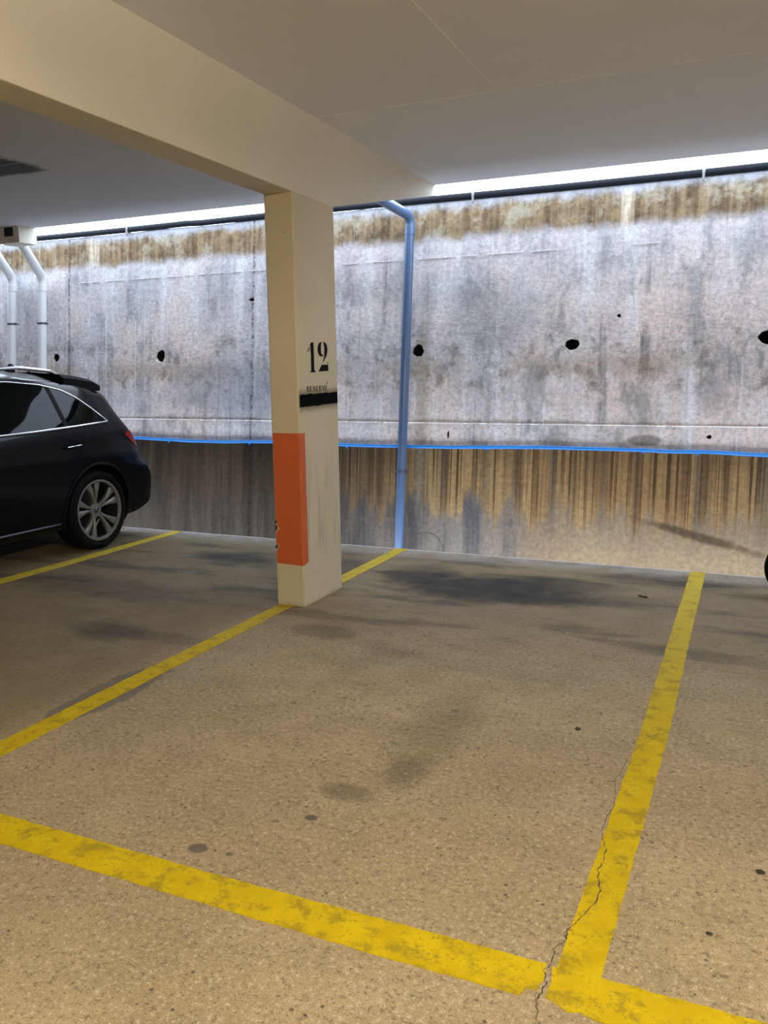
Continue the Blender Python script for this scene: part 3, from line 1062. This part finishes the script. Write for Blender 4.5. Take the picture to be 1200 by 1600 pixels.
bm = bmesh.new()
ys = []
y = -3.70
while y < .935:
    ys.append(y)
    y += .045 if y < .3 else .022
ys.append(.935)
secs = []
for y in ys:
    T, B = CT(y), CB(y)
    r = min(.11, (T - B) * .3)
    zs = T - r
    half = []
    half.append((0, B))
    half.append((CW(B + .02) * CP(y) * .5, B))
    half.append((CW(B + .02) * CP(y) * .93, B + .004))
    nside = 22
    for i in range(nside + 1):
        z = B + .03 + (zs - B - .03) * i / nside
        half.append((car_x(y, z), z))
    xs = car_x(y, zs)
    for i in range(1, 9):
        u = i / 8
        half.append((xs * (1 - u) ** 1.15, zs + (T - zs) * (1 - (1 - u) ** 2.6)))
    secs.append([(x, y, z) for x, z in half])
rings = []
for s in secs:
    full = s + [(-x, y, z) for x, y, z in reversed(s[1:-1])]
    rings.append([bm.verts.new(p) for p in full])
m = len(rings[0])
for a, c in zip(rings, rings[1:]):
    for k in range(m):
        bm.faces.new((a[k], a[(k + 1) % m], c[(k + 1) % m], c[k]))
bm.faces.new(rings[0][::-1])
bm.faces.new(rings[-1])
bmesh.ops.recalc_face_normals(bm, faces=bm.faces[:])
body = cobj('body', bm, M['paint_car'], smooth=True)
# wheel arches cut out of the shell
cut = bmesh.new()
for cy in (0.0, -2.81):
    for sgn in (1, -1):
        a = .62 * sgn
        c = 1.10 * sgn
        seg = 64
        r = .405
        r0 = [cut.verts.new((a, cy + r * math.cos(2 * PI * k / seg), .37 + r * math.sin(2 * PI * k / seg))) for k in range(seg)]
        r1 = [cut.verts.new((c, cy + r * math.cos(2 * PI * k / seg), .37 + r * math.sin(2 * PI * k / seg))) for k in range(seg)]
        for k in range(seg):
            cut.faces.new((r0[k], r0[(k + 1) % seg], r1[(k + 1) % seg], r1[k]))
        cut.faces.new(r0[::-1])
        cut.faces.new(r1)
bmesh.ops.recalc_face_normals(cut, faces=cut.faces[:])
cme = bpy.data.meshes.new('arch_cutter')
cut.to_mesh(cme)
cut.free()
cutter = bpy.data.objects.new('arch_cutter', cme)
COL.objects.link(cutter)
cutter.location = CAR
md = body.modifiers.new('arches', 'BOOLEAN')
md.operation = 'DIFFERENCE'
md.solver = 'EXACT'
md.object = cutter
bpy.context.view_layer.update()
dg = bpy.context.evaluated_depsgraph_get()
nm = bpy.data.meshes.new_from_object(body.evaluated_get(dg))
body.modifiers.clear()
body.data = nm
bpy.data.objects.remove(cutter)
bmx = bmesh.new()
bmx.from_mesh(nm)
for f in bmx.faces:
    f.smooth = True
for e in bmx.edges:
    if len(e.link_faces) == 2 and e.calc_face_angle(0) > .7:
        e.smooth = False
bmx.to_mesh(nm)
bmx.free()


def side_patch(name, top, bot, y0, y1, mat, off=.007, n=40, mrows=12, sgn=1, parent=car, th=.012, smooth=True):
    """panel lying on the flank between two height curves"""
    b_ = bmesh.new()
    A, Bk = [], []
    for i in range(n + 1):
        y = y0 + (y1 - y0) * i / n
        zt, zb_ = top(y), bot(y)
        ra, rb = [], []
        for k in range(mrows + 1):
            z = zb_ + (zt - zb_) * k / mrows
            x = car_x(y, z)
            ra.append(b_.verts.new((sgn * (x + off), y, z)))
            rb.append(b_.verts.new((sgn * (x + off - th), y, z)))
        A.append(ra)
        Bk.append(rb)
    for i in range(n):
        for k in range(mrows):
            b_.faces.new((A[i][k], A[i + 1][k], A[i + 1][k + 1], A[i][k + 1]))
            b_.faces.new((Bk[i][k + 1], Bk[i + 1][k + 1], Bk[i + 1][k], Bk[i][k]))
        b_.faces.new((A[i][0], Bk[i][0], Bk[i + 1][0], A[i + 1][0]))
        b_.faces.new((A[i][-1], A[i + 1][-1], Bk[i + 1][-1], Bk[i][-1]))
    for e in (0, n):
        for k in range(mrows):
            b_.faces.new((A[e][k], A[e][k + 1], Bk[e][k + 1], Bk[e][k]))
    return cobj(name, b_, mat, parent, smooth=smooth, sharp=.8)


WTOP = smoothf([-2.3, -2.0, -1.7, -1.3, -1.0, -.68, -.36, -.14, -.01, .114, .19, .232], [1.12, 1.26, 1.39, 1.49, 1.52, 1.523, 1.495, 1.444, 1.375, 1.272, 1.20, 1.158], .02)
WBOT = smoothf([-2.3, -.945, -.617, -.179, .22], [1.085, 1.105, 1.113, 1.129, 1.150], .02)
wt = lambda y: max(WTOP(y) - .004, WBOT(y) + .001)
for sgn in (1, -1):
    panes = [(-2.15, -1.36), (-1.30, -.31), (-.262, .228)]
    for pi_, (a, c) in enumerate(panes):
        side_patch('side_window', wt, WBOT, a, c, M['glass_car'], .006, 36, 12, sgn)
    # black dividers between the panes
    for a, c in ((-1.36, -1.30), (-.31, -.262)):
        side_patch('window_pillar', wt, WBOT, a, c, M['satin_black'], .009, 4, 12, sgn)
    # chrome strip following the whole window outline
    loop = []
    yv = -2.2
    while yv <= .232:
        loop.append((yv, WTOP(yv)))
        yv += .03
    loop.append((.240, 1.153))
    yv = .22
    while yv >= -2.2:
        loop.append((yv, WBOT(yv)))
        yv -= .03
    b_ = bmesh.new()
    tube(b_, [(sgn * (car_x(y, z) + .008), y, z) for y, z in loop], [.0065 if k < len(loop) * .48 else .010 for k in range(len(loop))], 8)
    cobj('window_trim', b_, M['chrome'], smooth=True)

    # tail lamp wrapping the corner
    tl = smoothf([.46, .54, .64, .74], [1.03, 1.05, 1.04, 1.0], .01)
    bl = smoothf([.46, .54, .64, .74], [1.0, .93, .88, .865], .01)
    side_patch('tail_lamp', tl, bl, .44, .71, M['lamp_red'], .006, 20, 8, sgn)
    # door handle: recess and bar
    for yc in (-.30, -1.30):
        b_ = bmesh.new()
        pts_ = []
        for k in range(9):
            u = k / 8
            yy = yc - .10 + .20 * u
            pts_.append((sgn * (car_x(yy, .955) + .006 + .028 * math.sin(PI * u) ** .5), yy, .955 + .012 * u))
        tube(b_, pts_, [.006, .010, .012, .012, .012, .012, .012, .010, .006], 8)
        hd = cobj('door_handle', b_, M['paint_car'], smooth=True)
        b_ = bmesh.new()
        pts_ = [(sgn * (car_x(yc, .965) + .040), yc + dy, .968 + .06 * dy) for dy in (-.08, -.03, .03, .08)]
        tube(b_, pts_, .0035, 6)
        cobj('handle_trim', b_, M['chrome'], hd)
    # roof rail
    b_ = bmesh.new()
    pts_ = []
    for k in range(25):
        yy = -1.75 + (1.75 + .02) * k / 24
        lift = .045 * min(1, math.sin(PI * k / 24) * 4)
        pts_.append((sgn * (.60 - .03 * abs(k - 12) / 12), yy, CT(yy) - .045 + lift))
    tube(b_, pts_, .017, 10)
    cobj('roof_rail', b_, M['chrome'], smooth=True)
    # sill strip and arch lip
    b_ = bmesh.new()
    tube(b_, [(sgn * (car_x(yy, .31) + .006), yy, .305) for yy in [-2.35 + .1 * k for k in range(20)]], .009, 8)
    cobj('sill_trim', b_, M['dark_steel'], smooth=True)
    for cy in (0.0, -2.81):
        b_ = bmesh.new()
        pts_ = []
        for k in range(41):
            a = math.radians(-22 + 224 * k / 40)
            yy, zz = cy + .415 * math.cos(a), .37 + .415 * math.sin(a)
            pts_.append((sgn * (car_x(yy, zz) + .000), yy, zz))
        tube(b_, pts_, .014, 8)
        cobj('arch_lip', b_, M['satin_black'], smooth=True)
    # wing mirror
    b_ = bmesh.new()
    bmesh.ops.create_icosphere(b_, subdivisions=3, radius=1, matrix=Matrix.Translation((sgn * 1.03, -2.02, 1.16)) @ Matrix.Diagonal((.12, .07, .08, 1)))
    box(b_, min(sgn * .88, sgn * 1.0), max(sgn * .88, sgn * 1.0), -2.04, -2.0, 1.10, 1.14)
    cobj('wing_mirror', b_, M['paint_car'], smooth=True, sharp=.8)
    # headlamp
    side_patch('headlamp', lambda y: .82, lambda y: .68, -3.58, -3.25, M['lamp_clear'], .006, 14, 5, sgn)
    # door seams, thin dark grooves
    for ya, za, yb_, zb_ in ((.02, 1.13, -.10, 1.02), (-.10, 1.02, -.13, .90), (-1.33, 1.09, -1.33, .34), (-2.2, 1.08, -2.32, .34)):
        b_ = bmesh.new()
        tube(b_, [(sgn * (car_x(ya + (yb_ - ya) * u, za + (zb_ - za) * u) + .0005), ya + (yb_ - ya) * u, za + (zb_ - za) * u) for u in [k / 10 for k in range(11)]], .003, 6)
        cobj('door_seam', b_, M['void'])

# roof spoiler
b_ = bmesh.new()
prof = [(-.05, 1.580), (.15, 1.560), (.32, 1.532), (.40, 1.500), (.425, 1.488), (.42, 1.445), (.38, 1.437), (.25, 1.45), (-.05, 1.50)]
st = [(-.655, .88), (-.60, 1), (-.3, 1), (0, 1), (.3, 1), (.60, 1), (.655, .88)]
rg = []
for x, f in st:
    crown = .03 * (1 - (x / .66) ** 2)
    rg.append([b_.verts.new((x, -.05 + (yy + .05) * (1 if abs(x) < .62 else .96), 1.5 + (zz - 1.5) * f + crown - (.0 if abs(x) < .62 else .02))) for yy, zz in prof])
k_ = len(prof)
for a, c in zip(rg, rg[1:]):
    for k in range(k_):
        b_.faces.new((a[k], a[(k + 1) % k_], c[(k + 1) % k_], c[k]))
b_.faces.new(rg[0][::-1])
b_.faces.new(rg[-1])
cobj('roof_spoiler', b_, M['matte_black'], smooth=True, sharp=.6)

# windscreen, rear window, grille, plates, bumper strip, antenna
def roof_patch(name, ya, yb_, xw, mat, n=14):
    b__ = bmesh.new()
    rows_ = []
    for i in range(n + 1):
        y = ya + (yb_ - ya) * i / n
        T = CT(y)
        row = []
        for k in range(15):
            u = -1 + 2 * k / 14
            w = xw(y)
            zs = T - .11
            xs = car_x(y, zs)
            q = 1 - min(1, abs(u * w) / xs) ** (1 / 1.15)
            zz = zs + .11 * (1 - (1 - q) ** 2.6)
            row.append(b__.verts.new((u * w, y, zz + .006)))
        rows_.append(row)
    for a, c in zip(rows_, rows_[1:]):
        for k in range(14):
            b__.faces.new((a[k], a[k + 1], c[k + 1], c[k]))
    oo = cobj(name, b__, mat, smooth=True)
    s_ = oo.modifiers.new('thickness', 'SOLIDIFY')
    s_.thickness = .006
    s_.offset = 1
    return oo


roof_patch('windscreen', -2.18, -1.50, lambda y: .72 - .12 * (y + 2.18) / .68, M['glass_car'])
roof_patch('rear_window', .53, .66, lambda y: .34 + .3 * (y - .53), M['glass_car'])
b_ = bmesh.new()
box(b_, -.42, .42, -3.735, -3.60, .34, .66)
cobj('grille', b_, M['matte_black'])
b_ = bmesh.new()
box(b_, -.26, .26, .925, .955, .60, .71)
cobj('rear_plate', b_, M['white_metal'])
b_ = bmesh.new()
prism(b_, [(-.012, -.12, 1.60), (-.012, .02, 1.60), (-.012, .0, 1.675), (-.012, -.03, 1.685)], (.024, 0, 0))
cobj('roof_antenna', b_, M['satin_black'])


# wheels
def wheel_parts(parent, cx, cy, cz, R, rimR, wid, sgn, nspoke=5, spin=0.0, mats=('tyre', 'alloy')):
    """outer face towards sgn * X; returns the wheel part"""
    hw = wid / 2
    tb = bmesh.new()
    pr = [(-hw * .88, rimR), (-hw * 1.0, rimR + .03), (-hw * 1.06, (rimR + R) / 2), (-hw * 1.0, R - .03), (-hw * .86, R - .008), (-hw * .5, R), (hw * .5, R), (hw * .86, R - .008), (hw * 1.0, R - .03), (hw * 1.06, (rimR + R) / 2), (hw * 1.0, rimR + .03), (hw * .88, rimR), (hw * .6, rimR - .01), (-hw * .6, rimR - .01)]
    lathe_x(tb, pr, 72, cx, cy, cz)
    tyre = obj('tyre', tb, M[mats[0]], None, smooth=True, sharp=.6)
    tyre.parent = parent
    rb = bmesh.new()
    s = sgn
    pr = [(s * hw * .98, rimR + .006), (s * hw * .98, rimR - .012), (s * hw * .84, rimR - .020), (s * hw * .78, rimR - .016), (s * hw * .78, rimR - .004)]
    lathe_x(rb, pr, 72, cx, cy, cz)
    # paired spokes
    for i in range(nspoke):
        base = 2 * PI * i / nspoke + spin
        for sd in (-1, 1):
            n_ = 10
            loopv = []
            for k in range(n_ + 1):
                u = k / n_
                rr = .035 + (rimR - .018 - .035) * u
                ang = base + sd * (.13 + .10 * u ** 1.2)
                if rr < .06:
                    ang = base + sd * .26
                wdt = .010 + .027 * u ** 2.0
                xo = s * (hw * .78 - .030 * (1 - u) + .012 * math.sin(PI * u))
                ca, sa = math.cos(ang), math.sin(ang)
                c0 = Vector((cx, cy + rr * ca, cz + rr * sa))
                tang = Vector((0, -sa, ca))
                a1 = rb.verts.new(c0 + tang * wdt + Vector((xo - s * .005, 0, 0)))
                a2 = rb.verts.new(c0 + tang * wdt * .4 + Vector((xo + s * .004, 0, 0)))
                a3 = rb.verts.new(c0 - tang * wdt * .4 + Vector((xo + s * .004, 0, 0)))
                a4 = rb.verts.new(c0 - tang * wdt + Vector((xo - s * .005, 0, 0)))
                a5 = rb.verts.new(c0 - tang * wdt * .8 + Vector((xo - s * .035, 0, 0)))
                a6 = rb.verts.new(c0 + tang * wdt * .8 + Vector((xo - s * .035, 0, 0)))
                loopv.append((a1, a2, a3, a4, a5, a6))
            for p, q in zip(loopv, loopv[1:]):
                for j in range(6):
                    rb.faces.new((p[j], p[(j + 1) % 6], q[(j + 1) % 6], q[j]))
            rb.faces.new(loopv[0])
            rb.faces.new(loopv[-1][::-1])
    lathe_x(rb, [(s * (hw * .78 - .045), .001), (s * (hw * .78 - .045), .068), (s * (hw * .78 - .025), .066), (s * (hw * .78 - .020), .045), (s * (hw * .78 - .018), .001)], 32, cx, cy, cz, closed=False)
    rim = obj('rim', rb, M[mats[1]], None, smooth=True, sharp=.5)
    rim.parent = parent
    bb = bmesh.new()
    lathe_x(bb, [(s * hw * .79, rimR - .006), (s * hw * .79, rimR - .018), (-s * hw * .7, rimR - .035), (-s * hw * .7, rimR - .020)], 72, cx, cy, cz)
    bar = obj('rim_barrel', bb, M['alloy_dark'], None, smooth=True, sharp=.6)
    bar.parent = rim
    cb = bmesh.new()
    lathe_x(cb, [(s * (hw * .78 - .022), .001), (s * (hw * .78 - .022), .030), (s * (hw * .78 - .012), .028), (s * (hw * .78 - .010), .001)], 24, cx, cy, cz, closed=False)
    cap = obj('centre_cap', cb, M['dark_steel'], None, smooth=True)
    cap.parent = rim
    return tyre, rim


for sgn in (1, -1):
    for cy in (0.0, -2.81):
        xo = sgn * .815
        wheel_parts(car, xo, cy, .362, .362, .272, .235, sgn, 5, math.radians(99))
        db = bmesh.new()
        lathe_x(db, [(xo - sgn * .03, .002), (xo - sgn * .03, .175), (xo - sgn * .05, .175), (xo - sgn * .05, .002)], 40, 0, cy, .362, closed=False)
        dk = obj('brake_disc', db, M['alloy_dark'], None, smooth=True, sharp=.5)
        dk.parent = car

# ------------------------------------------------------------------ small wheel at the right edge
w = thing('small_wheel', 'small black tyred wheel just entering the photo at the right edge', 'wheel', (.322, 6.25, 0))
w.rotation_euler = (0, 0, PI / 2)
wheel_parts(w, 0, 0, .2, .20, .11, .09, -1, 3, .3)
# a steel axle stand carries it
sb = bmesh.new()
tube(sb, [(0, 0, .2), (.30, 0, .2)], .012, 12)
box(sb, .28, .32, -.12, .12, 0, .02)
box(sb, .285, .315, -.015, .015, 0, .22)
st_ = obj('axle_stand', sb, M['dark_steel'], None)
st_.parent = w

# ------------------------------------------------------------------ small litter on the floor
bm = bmesh.new()
LEAF_S = .6
pts = [(-.70, 5.90, .004), (-.665, 5.915, .006), (-.64, 5.885, .004), (-.60, 5.86, .010), (-.575, 5.83, .004), (-.61, 5.835, .004), (-.655, 5.865, .005)]
pts = [(-.637 + (x + .637) * LEAF_S, 5.879 + (y - 5.879) * LEAF_S, z) for x, y, z in pts]
prism(bm, pts, (0, 0, .004))
tag(obj('dead_leaf', bm, M['leaf']), 'small dark curled leaf on the floor near the right line and wall', 'leaf')


def pebble(loc, r, label, seed):
    b__ = bmesh.new()
    bmesh.ops.create_icosphere(b__, subdivisions=3, radius=1)
    for v in b__.verts:
        v.co *= 1 + .22 * mnoise.noise(v.co * 1.7 + Vector((seed, 0, 0)))
        v.co = Vector((v.co.x * r[0], v.co.y * r[1], max(v.co.z, -.6) * r[2] + .6 * r[2]))
    oo = obj('pebble', b__, M['stone'], None, smooth=True)
    oo.location = (*loc, 0.0)
    tag(oo, label, 'pebble', 'pebbles on the bay floor')


pebble((.096, 2.655), (.014, .010, .006), 'dark flat pebble near the right edge of the photo', 1)
pebble((-.633, 3.508), (.012, .012, .006), 'dark pebble in the empty bay left of the right line', 5)
pebble((-.035, 2.285), (.010, .006, .004), 'tiny dark pebble low down right of the right line', 9)


# ------------------------------------------------------------------ lamps: fluorescent battens on the soffit behind the camera
def batten(x, y, label):
    t = thing('batten_lamp', label, 'ceiling lamp', (x, y, CEIL), 'fluorescent battens on the soffit')
    b__ = bmesh.new()
    box(b__, x - .03, x + .03, y - .63, y + .63, CEIL - .27, CEIL - .22)
    obj('housing', b__, M['white_metal'], t)
    for hy in (-.45, .45):
        b__ = bmesh.new()
        tube(b__, [(x, y + hy, CEIL - .22), (x, y + hy, CEIL)], .006, 8)
        obj('hanger', b__, M['steel'], t)
    for dx in (-.045, .045):
        b__ = bmesh.new()
        tube(b__, [(x + dx, y - .60, CEIL - .30), (x + dx, y + .60, CEIL - .30)], .013, 10)
        obj('tube', b__, M['tube'], t)


batten(.7, .1, 'white twin tube ceiling lamp over the drive lane, nearer the bays')
batten(.7, -4.2, 'white twin tube ceiling lamp over the drive lane, farther from the bays')
